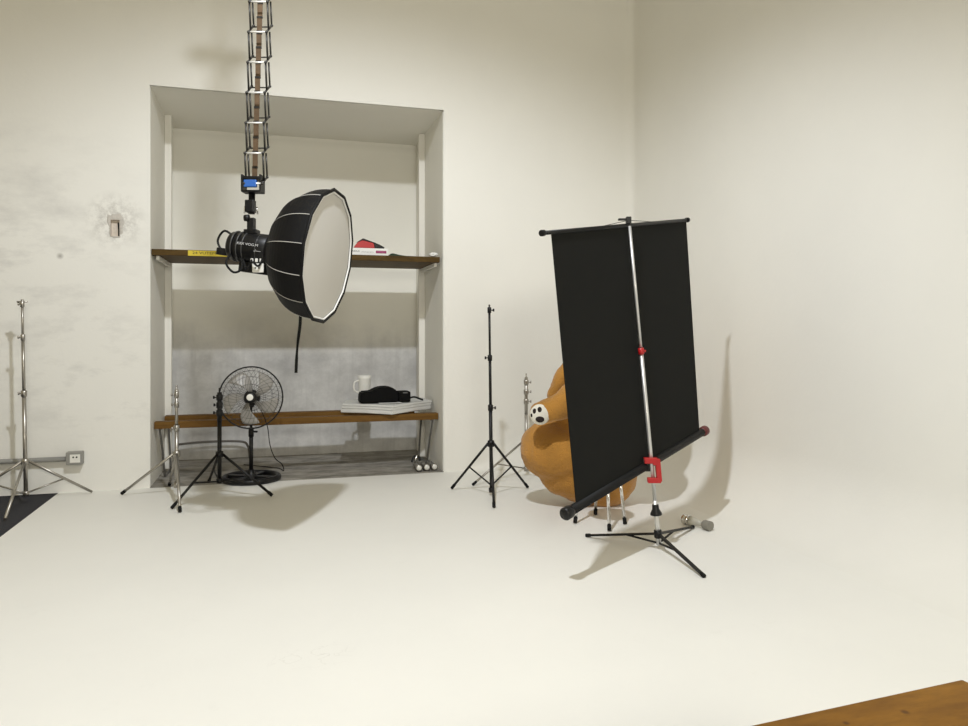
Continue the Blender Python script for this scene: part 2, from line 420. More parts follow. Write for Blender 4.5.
M_LEG = mat('grey_leg_steel', (.16, .155, .145), .45, metal=.4)
# bench: two planks on bent rods
t = thing('plank_bench', 'low bench of orange wood planks on thin bent metal legs', 'bench', (0.3, 8.1, 0))
bm = new(); box(bm, ((NX0+NX1)/2, 7.925, .566), (NX1-NX0-.008, .11, .068), bev=.004); obj('plank', bm, M_PLANK, t, label='front plank of the bench')
bm = new(); xr0, xr1 = NX0+.02, 1.60
box(bm, ((xr0+xr1)/2, 8.53, .560), (xr1-xr0, .12, .062), bev=.004); obj('plank', bm, M_PLANK, t, label='rear plank of the bench')
for x, s in ((NX0+.05, 1), (NX1-.06, -1)):
    bm = new()
    tube(bm, spline([(x, 7.9, .531), (x+.01*s, 8.0, .32), (x+.015*s, 8.13, .05), (x+.015*s, 8.2, .012), (x+.015*s, 8.5, .012), (x+.015*s, 8.6, .05), (x, 8.53, .528)], 8), .011, 8)
    obj('leg', bm, M_LEG, t)
    bm = new(); tube(bm, [(x, 7.92, .52), (x, 8.54, .522)], .011, 8); obj('cross_rod', bm, M_LEG, t)
# dark pipe low on the niche back wall
bm = new(); tube(bm, spline([(NX0+.08, NYB-.12, .20), (-.75, NYB-.10, .215), (-.36, NYB-.10, .205), (-.27, NYB-.13, .15), (-.25, NYB-.16, .016)], 8), .013, 10)
tag(obj('floor_pipe', bm, mat('dark_pipe', (.15, .14, .125), .6), loc=(-.25, NYB-.16, .005)), 'dark bent pipe low along the grey niche back wall', 'pipe')

# things on the upper shelf
zt = 2.294
def bx0(u, y): return PY(u, 250, y).x
t = thing('book', 'thick white book with magenta spine block on the upper shelf', 'book', (bx0(370, 7.82), 7.82, zt))
x0, x1 = bx0(352, 7.76), bx0(388.5, 7.76); hb = .078
bm = new(); box(bm, ((x0+x1)/2, 7.90, zt+hb/2), (x1-x0, .26, hb), bev=.003); obj('cover', bm, M_PAPER, t)
bm = new(); box(bm, (x0+(x1-x0)*.80, 7.7695, zt+hb*.52), ((x1-x0)*.29, .0015, hb*.36)); mg = obj('spine_block', bm, M_MAG, t, label='magenta block on the spine')
text('block_lettering', 'PORTRAIT', .018, mat('pink_ink', (.6, .25, .4), .6), mg, (x0+(x1-x0)*.80, 7.768, zt+hb*.52), (1, 0, 0), (0, 0, 1), (x1-x0)*.22)
text('title', 'NEXUS', .022, M_INK, t, (x0+(x1-x0)*.11, 7.769, zt+hb*.56), (1, 0, 0), (0, 0, 1), (x1-x0)*.19)
text('subtitle', 'photography', .02, M_GINK, t, (x0+(x1-x0)*.43, 7.769, zt+hb*.50), (1, 0, 0), (0, 0, 1), (x1-x0)*.33)
t = thing('folded_pouch', 'red and black folded pouch lying on the white book', 'pouch', (bx0(364, 7.85), 7.87, zt+hb+.001))
m = Matrix.Translation((0, 7.79, 0)) @ Matrix.Rotation(PI/2, 4, 'X')
z0 = zt+hb+.002; X = lambda u: bx0(u, 7.85)
bm = new(); prism(bm, [(X(353), z0), (X(374), z0), (X(373), z0+.055), (X(362), z0+.082), (X(357), z0+.06)], -.14, 0, m, .006); obj('red_fabric', bm, M_RED, t, label='red fabric of the pouch')
bm = new(); prism(bm, [(X(357), z0+.066), (X(362), z0+.088), (X(374), z0+.058), (X(374), z0+.002), (X(383.5), z0+.002), (X(384), z0+.014), (X(379), z0+.042), (X(371), z0+.072), (X(362.5), z0+.104)], -.15, -.002, m, .004); obj('black_flap', bm, M_BPLAST, t, label='black flap of the pouch')
bm = new()
poly = [(X(389), zt+.001), (X(390), zt+.03), (X(392.5), zt+.034), (X(398), zt+.02), (X(406), zt+.010), (X(424), zt+.009), (X(425), zt+.001)]
prism(bm, poly, -.2, 0, m, .002)
tag(obj('folded_cloth', bm, M_DGREEN, loc=(X(400), 7.85, zt)), 'dark green folded cloth lying flat right of the white book', 'cloth')
bm = new(); c = PY(434, 261, 7.73) ; c = Vector((NX1-.085, 7.74, zt+.026))
b2 = bmesh.new(); bmesh.ops.create_icosphere(b2, subdivisions=3, radius=1)
for v in b2.verts:
    v.co = Vector((v.co.x*.05, v.co.y*.045, v.co.z*.024)) * (0.78+.3*random.random())
merge(bm, b2, Matrix.Translation(c)); tag(obj('crumpled_paper', bm, M_PAPER, loc=c-Vector((0, 0, .025))), 'crumpled white paper at the right end of the dark shelf', 'paper')

# things on the bench
zb = .601
t = thing('foam_sheet', 'stack of white foam sheets lying over the bench planks', 'foam sheet', (1.25, 8.1, zb))
poly = [(.71, 8.00), (.97, 7.90), (1.23, 7.80), (1.47, 7.93), (1.715, 8.10), (1.69, 8.48), (1.2, 8.50), (.80, 8.48)]
for k, (h0, h1) in enumerate(((0.024, .064), (.066, .092), (.094, .118))):
    bm = new(); prism(bm, [(x+.008*k, y+.006*k) for x, y in poly], zb+h0, zb+h1, None, .006)
    for v in bm.verts:                # the front corner droops
        w = max(0, 1-(Vector((v.co.x, v.co.y))-Vector((1.23, 7.80))).length/.36)
        v.co.z -= .018*w
    obj('sheet', bm, M_FOAM, t)
bm = new(); zz = zb+.12
box(bm, (0, 0, 0), (.001, .001, .001)); bm.clear()
Yb = 8.06
Xb = lambda u: PY(u, 400, Yb).x
t = thing('camera_bag', 'black domed camera bag lying on the white foam sheets', 'bag', (Xb(384), Yb, zz))
mb = Matrix.Translation((0, Yb-.13, 0)) @ Matrix.Rotation(PI/2, 4, 'X')
bm = new(); H = lambda v: PY(384, v, Yb).z
prof_ = [(359, 403), (359.3, 393), (361, 391), (370, 390.5), (374, 388), (380, 386.4), (388, 386.3), (393, 388), (396.5, 392), (397, 397), (396, 403)]
prism(bm, [(Xb(u), max(zz+.002, H(v))) for u, v in prof_], -.24, 0, mb, .012); obj('bag_body', bm, M_BAG, t)
bm = new(); box(bm, ((Xb(397.5)+Xb(409))/2, Yb-.01, (zz+H(391.2))/2+.001), (Xb(409)-Xb(397.5), .2, H(391.2)-zz-.004), bev=.015); sp_ = obj('side_pouch', bm, M_BAG, t)
bm = new(); box(bm, ((Xb(401)+Xb(406))/2, Yb-.112, zz+.105), (.05, .004, .012)); obj('buckle', bm, mat('grey_buckle', (.12, .12, .12), .5), sp_)
bm = new(); p0 = Vector((Xb(409)-.01, Yb-.02, zz+.035))
tube(bm, spline([p0, p0+Vector((.06, -.02, .015)), p0+Vector((.12, -.02, -.005)), p0+Vector((.16, -.01, -.02))], 6), .010, 8); obj('strap', bm, M_RUBBER, t)
bm = new(); box(bm, ((Xb(377)+Xb(399))/2, 7.93, zz+.0015), (Xb(399)-Xb(377), .09, .003)); tag(obj('paper_sheet', bm, M_PAPER, loc=((Xb(388)), 7.93, zz)), 'small white paper under the front of the black bag', 'paper')
cj = PY(364.5, 385, 8.34)
t = thing('water_jug', 'white jug with flared rim standing behind the black bag', 'jug', (cj.x, 8.34, zz))
bm = new(); hj = PY(364.5, 375.5, 8.34).z-zz
lathe(bm, [(0, .002), (.062, .002), (.068, .02), (.066, hj*.6), (.070, hj*.85), (.078, hj), (.072, hj), (.064, hj*.8), (0, hj*.78)], 28, Matrix.Translation((cj.x, 8.34, zz))); obj('jug_body', bm, M_WHITEP, t)
bm = new(); tube(bm, spline([(cj.x-.062, 8.33, zz+hj*.8), (cj.x-.115, 8.32, zz+hj*.72), (cj.x-.115, 8.32, zz+hj*.42), (cj.x-.06, 8.33, zz+hj*.3)], 7), .011, 8); obj('handle', bm, M_WHITEP, t)

# tubes on the niche floor by the right jamb
labs = ['silver capped tube on the niche floor, furthest from the jamb', 'silver capped tube on the niche floor, middle of three', 'silver capped tube on the niche floor, touching the right jamb']
for k, u in enumerate((419.5, 427.6, 435.6)):
    c = PY(u, 469, 7.68); c = Vector((min(c.x, NX1-.05), 7.70+.01*k, .0415))
    t = thing('metal_tube', labs[k], 'tube', (c.x, c.y, 0), 'tubes on the niche floor')
    dv = Vector((.05*(1-k), 1, 0)).normalized()
    bm = new(); lathe(bm, [(.0, 0), (.030, 0), (.037, .012), (.037, .05), (.028, .06), (.028, .20), (.034, .21), (.034, .24), (0, .24)], 18, along(c, dv)); obj('tube_body', bm, M_SILVER, t)
    bm = new(); lathe(bm, [(0, -.004), (.024, -.004), (.027, .0), (.027, .004), (0, .004)], 18, along(c, dv)); obj('end_cap', bm, M_WHITEP, t, label='white end cap')
c = PY(423, 462, 7.84); c = Vector((1.49, 7.80, .084))
t = thing('spring_clamp', 'small black and silver clamp resting on the metal tubes', 'clamp', c)
bm = new(); tube(bm, spline([c+Vector((-.05, -.02, .012)), c+Vector((-.02, .0, .07)), c+Vector((.02, 0, .07)), c+Vector((.04, -.02, .02))], 6), .011, 8); obj('jaw', bm, M_BLACK, t)
bm = new(); rod(bm, c+Vector((-.02, -.025, .0)), c+Vector((0.0, -.035, .085)), .010, 10); obj('screw', bm, M_CHROME, t)

# ================================================================== PEDESTAL FAN
fx, fy = -.20, 7.745
t = thing('pedestal_fan', 'black pedestal fan with smoky blades and round ring base', 'fan', (fx, fy, 0))
bm = new(); torus(bm, (fx, fy, .030), (0, 0, 1), .265, .028, 48, 10)
for k in range(4):
    a = PI/4 + k*PI/2 + .3
    d = Vector((math.cos(a), math.sin(a), 0))
    box(bm, Vector((fx, fy, .036)) + d*.155, (.20, .062, .028), Matrix.Rotation(a, 3, 'Z'), .006)
lathe(bm, [(.068, .004), (.072, .03), (.055, .055), (.032, .075), (.030, .11), (0, .11)], 24, Matrix.Translation((fx, fy, 0)), capa=True)
obj('base', bm, M_BPLAST, t)
fc = PY(251, 397.5, 7.60)             # cage centre
bm = new(); rod(bm, (fx, fy, .10), (fx, fy, .52), .020, 14); rod(bm, (fx, fy, .50), (fx, fy, fc.z-.06), .013, 12); obj('pole', bm, M_BLACK, t)
bm = new(); rod(bm, (fx, fy, .44), (fx, fy, .53), .026, 14); rod(bm, (fx+.02, fy-.01, .49), (fx+.06, fy-.03, .49), .010, 8); obj('height_collar', bm, M_BPLAST, t)
fd = Vector((-.10, -1, .10)).normalized(); ex, ey, ez = frame(fd)   # facing direction
back = fc - fd*.09
bm = new(); lathe(bm, [(.0, -.20), (.05, -.195), (.075, -.15), (.08, -.06), (.07, -.03), (0, -.03)], 20, along(fc-fd*.0, fd))
rod(bm, (fx, fy, fc.z-.10), fc-fd*.12+Vector((0, 0, -.03)), .028, 12); obj('motor', bm, M_BPLAST, t)
Rc = .303
bm = new(); torus(bm, fc, fd, Rc, .0075, 64, 8); obj('cage_rim', bm, M_BLACK, t)
for nm, sgn in (('front_grille', 1), ('rear_grille', -1)):
    bm = new()
    for k in range(36):
        a = 2*PI*k/36; pts = []
        for q in range(7):
            s = q/6; rr = .055 + (Rc-.058)*s; tw = a + sgn*.5*(1-s)
            h = sgn*(.075*(1-s**2.4))
            pts.append(fc + (ex*math.cos(tw)+ey*math.sin(tw))*rr + fd*h)
        tube(bm, pts, .0013, 4, cap=False)
    for rr in (.13, .205, .265):
        s = (rr-.055)/(Rc-.058); torus(bm, fc+fd*sgn*(.075*(1-s**2.4)), fd, rr, .0014, 48, 4)
    torus(bm, fc+fd*sgn*.075, fd, .055, .004, 24, 6)
    obj(nm, bm, M_LINK, t)
for k in range(5):
    a0 = 2*PI*k/5 + .42
    bm = new(); gridv = []
    for i in range(9):
        s = i/8; r_ = 0.05 + .215*s; row = []
        wd = .42 + .36*math.sin(PI*min(1, s*1.15)*.55) - .30*max(0, s-.8)*5*.5
        for j in range(7):
            q = j/6 - .5
            ang = a0 + .55*s + q*wd*(1.15 if s < .2 else 1.0)
            h = .02 + q*.05*(1-.3*s)
            row.append((fc + (ex*math.cos(ang)+ey*math.sin(ang))*r_ + fd*(h-.02)))
        gridv.append(row)
    top = [[bm.verts.new(p) for p in row] for row in gridv]; bot = [[bm.verts.new(p-fd*.003) for p in row] for row in gridv]
    for i in range(8):
        for j in range(6):
            bm.faces.new((top[i][j], top[i+1][j], top[i+1][j+1], top[i][j+1])).smooth = True
            bm.faces.new((bot[i][j], bot[i][j+1], bot[i+1][j+1], bot[i+1][j])).smooth = True
    rim = [(i, 0) for i in range(9)] + [(8, j) for j in range(1, 7)] + [(i, 6) for i in range(7, -1, -1)] + [(0, j) for j in range(5, 0, -1)]
    for (a, b), (c, d) in zip(rim, rim[1:]+rim[:1]):
        bm.faces.new((top[a][b], bot[a][b], bot[c][d], top[c][d]))
    obj('blade', bm, M_BLADE, t)
bm = new(); lathe(bm, [(0, .035), (.045, .035), (.055, .02), (.055, -.03), (0, -.03)], 24, along(fc, fd)); obj('hub', bm, M_BPLAST, t)
bm = new(); lathe(bm, [(0, .086), (.034, .086), (.056, .080), (.056, .074), (0, .070)], 24, along(fc, fd)); gb = obj('grille_cap', bm, M_BPLAST, t)
bm = new(); lathe(bm, [(0, .0895), (.028, .0895), (.032, .087), (.032, .0845), (0, .084)], 24, along(fc, fd)); bd = obj('badge', bm, M_WHITEP, gb, label='white round badge')
bm = new(); p0 = fc-fd*.15
pts = [p0+Vector((.05, 0, -.06)), PY(267, 425, 7.80), PY(270, 445, 7.84), PY(275, 458, 7.86), Vector((.10, 8.02, .10)), Vector((.12, 8.12, .012)), Vector((.05, 8.3, .012)), Vector((-.3, 8.6, .012))]
tube(bm, spline(pts, 8), .005, 6); obj('power_cord', bm, M_RUBBER, t)

# ================================================================== LIGHT STANDS
def stand(name, label, c, feet, zatt, zbot, sections, knobs, M, legr=.011, brace=None, spigot=True, foot=True, top_bar=False, group='light stands', pair=0, lean=0.0):
    AX = UP + RT*lean
    c = Vector((c[0], c[1], 0))
    t = thing(name, label, 'light stand', c, group)
    for (z0, z1, r) in sections:
        bm = new(); rod(bm, c+AX*z0, c+AX*z1, r, 14)
        obj('pole', bm, M, t)
    bm = new(); r0 = sections[0][2]
    lathe(bm, [(r0, -.03), (r0+.014, -.028), (r0+.016, .0), (r0+.014, .026), (r0, .03)], 16, Matrix.Translation(c+AX*zatt)); obj('leg_collar', bm, M if M is M_SILVER else M_BPLAST, t)
    if zbot is not None:
        bm = new(); lathe(bm, [(0, -.02), (r0+.008, -.02), (r0+.010, .02), (r0, .025)], 16, Matrix.Translation(c+UP*(zbot+.02))); obj('lower_collar', bm, M if M is M_SILVER else M_BPLAST, t)
    for f in feet:
        f = Vector((f[0], f[1], 0)); d = (f-c).normalized()
        a = c + d*.03 + AX*zatt; e = f + UP*(legr+.004)
        bm = new(); side = d.cross(UP)*(.008 if pair else 0)
        if pair:
            rod(bm, a+side, e+side*.4, legr*.7, 8); rod(bm, a-side, e-side*.4, legr*.7, 8)
        else: rod(bm, a, e, legr, 10)
        lg = obj('leg', bm, M, t)
        if foot:
            u = (e-a).normalized(); bm = new(); rod(bm, e-u*.045, e+u*.004, legr+.003, 10); obj('foot_tip', bm, M_RUBBER, lg)
        if brace:
            bm = new(); q = a.lerp(e, brace[0]); rod(bm, q, c+d*.015+UP*brace[1], legr*.65, 8); obj('brace', bm, M, t)
    for (z, dx, dy) in knobs:
        bm = new(); d = (RT*dx+FW*dy).normalized(); q = c+AX*z
        rc = max([r for z0, z1, r in sections if z0-.01 <= z <= z1+.01] or [.012])
        lathe(bm, [(rc, -.028), (rc+.007, -.026), (rc+.008, .022), (rc, .028)], 14, Matrix.Translation(q))
        kc = obj('clamp_collar', bm, M if M is M_SILVER else M_BPLAST, t)
        bm = new(); rod(bm, q+d*rc, q+d*(rc+.030), .005, 8)
        rod(bm, q+d*(rc+.028)-UP*.012, q+d*(rc+.028)+UP*.014, .008, 8); obj('knob', bm, M if M is M_SILVER else M_BPLAST, kc)
    zt_ = sections[-1][1]
    bm = new()
    if top_bar:
        rod(bm, c+AX*zt_-RT*.045, c+AX*zt_+RT*.045, .007, 8); rod(bm, c+AX*(zt_-.01), c+AX*(zt_+.02), .012, 10)
    else:
        lathe(bm, [(sections[-1][2], -.03), (.017, -.028), (.017, .0), (.008, .002), (.008, .022), (.006, .024), (.008, .028), (.008, .04), (0, .042)], 14, Matrix.Translation(c+AX*zt_))
    obj('spigot', bm, M_SILVER if M is M_SILVER else M_BLACK, t)
    return t
# tall silver stand by the left wall
cA = Vector((-2.06, 7.267, 0)); fA = [G(5, 521), G(92, 493.5), Vector((-2.62, 7.47, 0))]
stand('light_stand', 'tall silver tripod stand by the left wall socket', cA, fA, .36, .06,
      [(.06, .95, .017), (.93, 1.42, .0135), (1.40, 1.755, .0105)], [(1.445, -1, 0), (.955, -1, .0), (1.735, -1, .2)], M_SILVER, .012, (.55, .09), top_bar=True, foot=False, lean=-.019)
# low silver stand in front of the niche
cB = Vector((-.82, 7.09, 0)); fB = [G(180, 513), G(122, 495), Vector((-.95, 7.66, 0))]
stand('light_stand', 'short silver stand in front of the left end of the bench', cB, fB, .40, .10,
      [(.10, .62, .017), (.60, .975, .013)], [(.93, -1, -.3), (.84, -1, 0), (.63, -.6, -1)], M_SILVER, .012, None, foot=True)
# low black stand beside the fan
cC = Vector((-.455, 7.05, 0)); fC = [G(172, 509.5), G(272, 497), G(209, 482.5)]
stand('light_stand', 'short black tripod stand beside the pedestal fan', cC, fC, .385, .125,
      [(.125, .70, .019), (.68, .945, .021)], [(.90, -1, -.2), (.83, -1, .1), (.76, -1, -.1)], M_BLACK, .012, (.55, .14))
# tall black stand by the back wall
cD = Vector((1.925, 6.42, 0)); fD = [G(452, 489.5), G(527.5, 488.5), G(494, 508.5)]
stand('light_stand', 'tall black tripod stand standing alone right of the niche', cD, fD, .475, .03,
      [(.03, .83, .0165), (.80, 1.26, .0135), (1.24, 1.70, .0105)], [(.80, 1, -.3), (1.255, -1, -.2), (1.69, 1, .1)], M_BLACK, .0115, (.52, .10), lean=-.012)
# silver stand behind the bear
cE = Vector((2.53, 7.19, 0)); fE = [G(473, 486), Vector((3.05, 6.82, 0)), Vector((2.62, 7.85, 0))]
fE[2] = Vector((2.95, 7.02, 0)); fE[1] = Vector((2.72, 6.72, 0))
stand('light_stand', 'silver stand with three knobs behind the tan bear', cE, fE, .37, .05,
      [(.05, .66, .017), (.64, 1.02, .018)], [(.97, 1, 0), (.87, 1, 0), (.77, 1, 0)], M_SILVER, .011, (.55, .08))

# ================================================================== PANTOGRAPH + STUDIO LIGHT
def node(k, sx, far):                 # joint k counted from the bottom
    v = 183.5 - 30.3*k; u = 253.0 + k*.9 + (9.0*sx) + (3.2 if far else 0)
    return P(u, v - (5 if far else 0), 5.10 if far else 4.98)
K = 11
top = node(K, 0, 0)
t = thing('pantograph', 'scissor pantograph hanging above the softbox with brown strip inside', 'pantograph', P(253, 190, 5.04))
def off(k, sx, du, dv, d):
    du *= .86
    return P(253.0 + k*.9 + 9.0*sx + du, 183.5 - 30.3*k + dv, d)
for sx in (-1, 1):
    for k in range(1, K+1):
        bm = new(); rod(bm, off(k, sx, 0, 0, 4.98), off(k-1, sx, 2.4, -2.2, 5.02), .0068, 8)
        rod(bm, off(k, sx, 3.6, 0, 5.10), off(k-1, sx, 6.0, -6.2, 5.12), .0062, 8)
        rod(bm, off(k-1, sx, 0, 0, 4.98), off(k-1, sx, 6.2, -6.4, 5.12), .0068, 8)
        for q in (off(k-1, sx, 0, 0, 4.975), off(k-1, sx, 6.0, -6.2, 5.11)): ball(bm, q, .0105, None, 10, 6)
        obj('scissor_link', bm, M_LINK, t)
for k in range(K+1):
    bm = new(); rod(bm, node(k, -1, 0), node(k, 1, 0), .0062, 8); obj('rung', bm, M_RUNG, t, label='pale front rung')
    bm = new(); rod(bm, node(k, -1, 1), node(k, 1, 1), .005, 8); obj('rung', bm, M_LINK, t, label='dark rear rung')
bm = new()
a = P(254.5, 182, 5.05); b = P(265, -148, 5.05)
N = 22
for k in range(N):
    p, q = a.lerp(b, k/N), a.lerp(b, (k+.93)/N)
    box(bm, (p+q)/2, (.034, .008, (q-p).length), CAMROT)
obj('spring_strip', bm, M_BROWN, t)
bm = new()
for k in range(N): box(bm, a.lerp(b, (k+.97)/N), (.036, .016, .022 if k % 2 else .012), CAMROT)
obj('strip_joint', bm, M_LINK, t)
bm = new(); c = P(253, 184, 5.04)
for dx in (-.062, .062): box(bm, c+RT*dx, (.012, .10, .115), CAMROT, .003)
box(bm, c-UP*.055, (.135, .10, .012), CAMROT, .003); box(bm, c+UP*.035, (.12, .10, .02), CAMROT, .003)
br = obj('lower_bracket', bm, M_BLACK, t)
bm = new(); box(bm, c-UP*.008-FW*.055, (.085, .03, .05), CAMROT, .006); obj('blue_catch', bm, M_BLUE, br, label='blue plastic catch')
ctop = node(K, 0, 0)
bm = new(); box(bm, ctop+UP*.04, (.25, .16, .06), CAMROT, .01); obj('carriage', bm, M_BLACK, t)
bm = new(); rod(bm, ctop+UP*.07, Vector((ctop.x, ctop.y, ZC-.001)), .013, 10); obj('hanger_rod', bm, M_ALU, t)

nrm = Vector((.90, -.41, -.14)).normalized()
fcn = P(328, 256.6, 5.0)                # centre of the diffuser
bx_, by_, bz_ = Vector((0, 0, 0)), Vector((0, 0, 0)), nrm
side = UP.cross(nrm).normalized(); upn = nrm.cross(side).normalized()
MS = Matrix.Translation(fcn) @ axes(side, upn, nrm).to_4x4()   # local z = facing direction, y = up
t = thing('studio_light', 'black studio strobe with large round softbox hanging from the pantograph', 'studio light', P(250, 214, 5.06))
R_, L_, S_ = .447, .36, 14
def rad(s): return R_*math.sqrt(1-.84*(1-s)**2.3)
bm = new(); rings = []
for i in range(15):
    s = i/14; rings.append([MS @ Vector((rad(s)*math.cos(2*PI*(k+.82)/S_), rad(s)*math.sin(2*PI*(k+.82)/S_), -L_*(1-s))) for k in range(S_)])
vs = []
SUB = 4                               # each panel sags a little between its ribs
for i, ring in enumerate(rings):
    s = i/14; row = []
    cen = MS @ Vector((0, 0, -L_*(1-s)))
    for k in range(S_):
        a, b = ring[k], ring[(k+1) % S_]
        for q in range(SUB): row.append(bm.verts.new(a.lerp(b, q/SUB)))
    vs.append(row)
for r0, r1 in zip(vs, vs[1:]):
    n = len(r0)
    for k in range(n): bm.faces.new((r0[k], r0[(k+1) % n], r1[(k+1) % n], r1[k]))
lip = []
for k in range(S_):
    pass
shell = obj('softbox_shell', bm, M_SBFAB, t)
sol = shell.modifiers.new('thickness', 'SOLIDIFY'); sol.thickness = .004; sol.offset = 1
bm = new()
for k in range(S_):
    tube(bm, [ring[k] + (ring[k]-(MS @ Vector((0, 0, -L_*(1-i/14))))).normalized()*.003 for i, ring in enumerate(rings)], .0026, 6)
obj('seam_glint', bm, M_SEAMGLINT, shell, label='softbox seams coloured pale for the reflections along them')
bm = new(); tube(bm, [MS @ Vector((R_*1.012*math.cos(2*PI*(k+.82)/S_), R_*1.012*math.sin(2*PI*(k+.82)/S_), .004)) for k in range(S_)], .011, 8, closed=True); obj('rim', bm, M_SBFAB, shell)
bm = new(); tube(bm, [MS @ Vector((R_*.972*math.cos(2*PI*(k+.82)/S_), R_*.972*math.sin(2*PI*(k+.82)/S_), .004)) for k in range(S_)], .006, 8, closed=True); obj('diffuser_edge', bm, M_PAPER, shell, label='white edge tape of the diffuser')
bm = new(); cv = bm.verts.new(MS @ Vector((0, 0, .014))); prev = None
for s in (.25, .5, .75, 1.0):
    row = [bm.verts.new(MS @ Vector((R_*.985*s*math.cos(2*PI*(k+.82)/S_), R_*.985*s*math.sin(2*PI*(k+.82)/S_), .014*(1-s*s)-.006*s))) for k in range(S_)]
    for k in range(S_):
        k2 = (k+1) % S_
        if prev is None: bm.faces.new((cv, row[k], row[k2])).smooth = True
        else: bm.faces.new((prev[k], row[k], row[k2], prev[k2])).smooth = True
    prev = row
obj('diffuser', bm, M_DIFF, shell, label='white diffuser cloth of the softbox')
bm = new(); pts = spline([P(300.5, 312, 4.93), P(300, 325, 4.92), P(297.5, 345, 4.92), P(296.5, 360, 4.92), P(296, 373, 4.92)], 6)
prevv = None
for i, p in enumerate(pts):
    w = .010
    ang = .5*math.sin(i*.35); d = (RT*math.cos(ang)+FW*math.sin(ang))*w
    cur = [bm.verts.new(p-d-FW*.001), bm.verts.new(p+d-FW*.001), bm.verts.new(p+d+FW*.002), bm.verts.new(p-d+FW*.002)]
    if prevv:
        for k in range(4): bm.faces.new((prevv[k], prevv[(k+1) % 4], cur[(k+1) % 4], cur[k]))
    else: bm.faces.new(cur)
    prevv = cur
bm.faces.new(prevv)
obj('strap', bm, M_RUBBER, shell, label='black strap hanging from the softbox')
# strobe head, local z forward
def SL(x, y, z): return MS @ Vector((x, y-.012, z+.14))
MH = MS @ Matrix.Translation((0, -.012, .14))
bm = new()
lathe(bm, [(0, -.845), (.085, -.845), (.098, -.83), (.104, -.70), (.108, -.66), (.108, -.56), (.100, -.55), (.118, -.545), (.132, -.52), (.165, -.485), (.165, -.470), (0, -.470)], 28, MH)
hs = obj('strobe_housing', bm, M_BPLAST, t)
bm = new()
for z in (-.80, -.76, -.72, -.62): torus(bm, SL(0, 0, z), nrm, .104, .005, 32, 6)
obj('cooling_ring', bm, mat('dark_grey_ring', (.05, .05, .05), .4), hs)
ef = (-side)                          # the side that faces the camera
sidecam = side if side.dot(-FW) > 0 else -side
xd = nrm.copy()
e0 = SL(0, 0, -.655) + sidecam*.1095
nx = (sidecam*1.0+upn*.16).normalized()
yd = (upn - nx*upn.dot(nx)).normalized()
text('lettering', 'KIIX VOG.M', .024, M_WINK, hs, SL(0, 0, -.675) + nx*.1095, nrm, nx.cross(nrm) if nx.cross(nrm).z > 0 else -nx.cross(nrm), .15, .001)
nx2 = (sidecam*1.0-upn*.18).normalized()
text('lettering', '-/~~~', .03, M_WINK, hs, SL(0, 0, -.60) + nx2*.1095, nrm, upn, .05, .001)
bm = new(); tube(bm, spline([SL(0, .06, -.83), SL(0, .095, -.91), SL(0, .02, -.95), SL(0, -.05, -.90), SL(0, -.06, -.84)], 8), .008, 8); obj('rear_handle', bm, M_BLACK, hs)
bm = new(); box(bm, SL(0, -.05, -.88), (.05, .12, .05), axes(side, nrm, upn), .008); obj('tilt_lever', bm, M_BPLAST, hs)
bm = new(); box(bm, SL(0, -.135, -.62), (.10, .26, .07), axes(side, nrm, upn), .012); obj('control_box', bm, M_BPLAST, hs)
# mount up to the pantograph
bm = new(); c = P(251, 232, 5.06)
prism_top = P(251, 212, 5.05)
box(bm, P(251.5, 226, 5.06), (.05, .05, .11), CAMROT, .006); box(bm, P(252, 232, 5.08), (.09, .09, .03), CAMROT, .006); obj('yoke', bm, M_BPLAST, t)
bm = new(); rod(bm, P(252, 192, 5.05), P(251.5, 214, 5.05), .022, 12); obj('stud', bm, M_BLACK, t)
bm = new(); box(bm, P(250.5, 206.5, 5.05), (.062, .065, .085), CAMROT, .008); obj('swivel_clamp', bm, M_BPLAST, t)
for du, dv, s in ((-5.5, 206, -1), (6.5, 207, 1)):
    bm = new(); q = P(250.5+du, dv, 5.03); rod(bm, q, q-UP*.05+RT*.004*s, .0055, 8); obj('clamp_handle', bm, M_CHROME, t)
bm = new(); q = P(247, 218, 5.04); lathe(bm, [(0, -.02), (.022, -.018), (.024, .015), (0, .02)], 14, along(q, RT)); rod(bm, q, P(251, 219, 5.05), .007, 8); obj('knob', bm, M_BPLAST, t)
for i, pts in enumerate(([P(230, 254, 5.0), P(226, 263, 4.95), P(233, 272, 4.93), P(240.5, 270, 4.95), P(242, 262, 5.0), P(238, 255, 5.03)],
            [P(243, 260, 5.0), P(246.5, 268, 4.97), P(252, 262, 4.95), P(258, 266, 4.95), P(262, 260, 4.98), P(263, 250, 5.0)],
            [P(244, 262, 5.0), P(246, 270, 4.96), P(250, 264, 4.96), P(253, 257, 5.0)])):
    bm = new(); tube(bm, spline(pts, 8), .0075 if i < 2 else .006, 8); obj('cable', bm, M_RUBBER, t)
bm = new(); q = P(258, 268, 4.98); box(bm, q, (.078, .012, .062), CAMROT, .006)
wt = obj('plug_tag', bm, M_WHITEP, t, label='white plug tag hanging under the strobe')
bm = new()
for dx in (-.016, .008): rod(bm, q+RT*dx-FW*.0075, q+RT*dx-FW*.0055, .006, 8)
obj('tag_dot', bm, M_INK, wt)
bm = new()
for u in (252, 256.5, 261): box(bm, P(u, 260.3, 4.985), (.018, .012, .025), CAMROT, .004)
obj('plug', bm, M_WHITEP, t, label='small white plugs under the strobe')

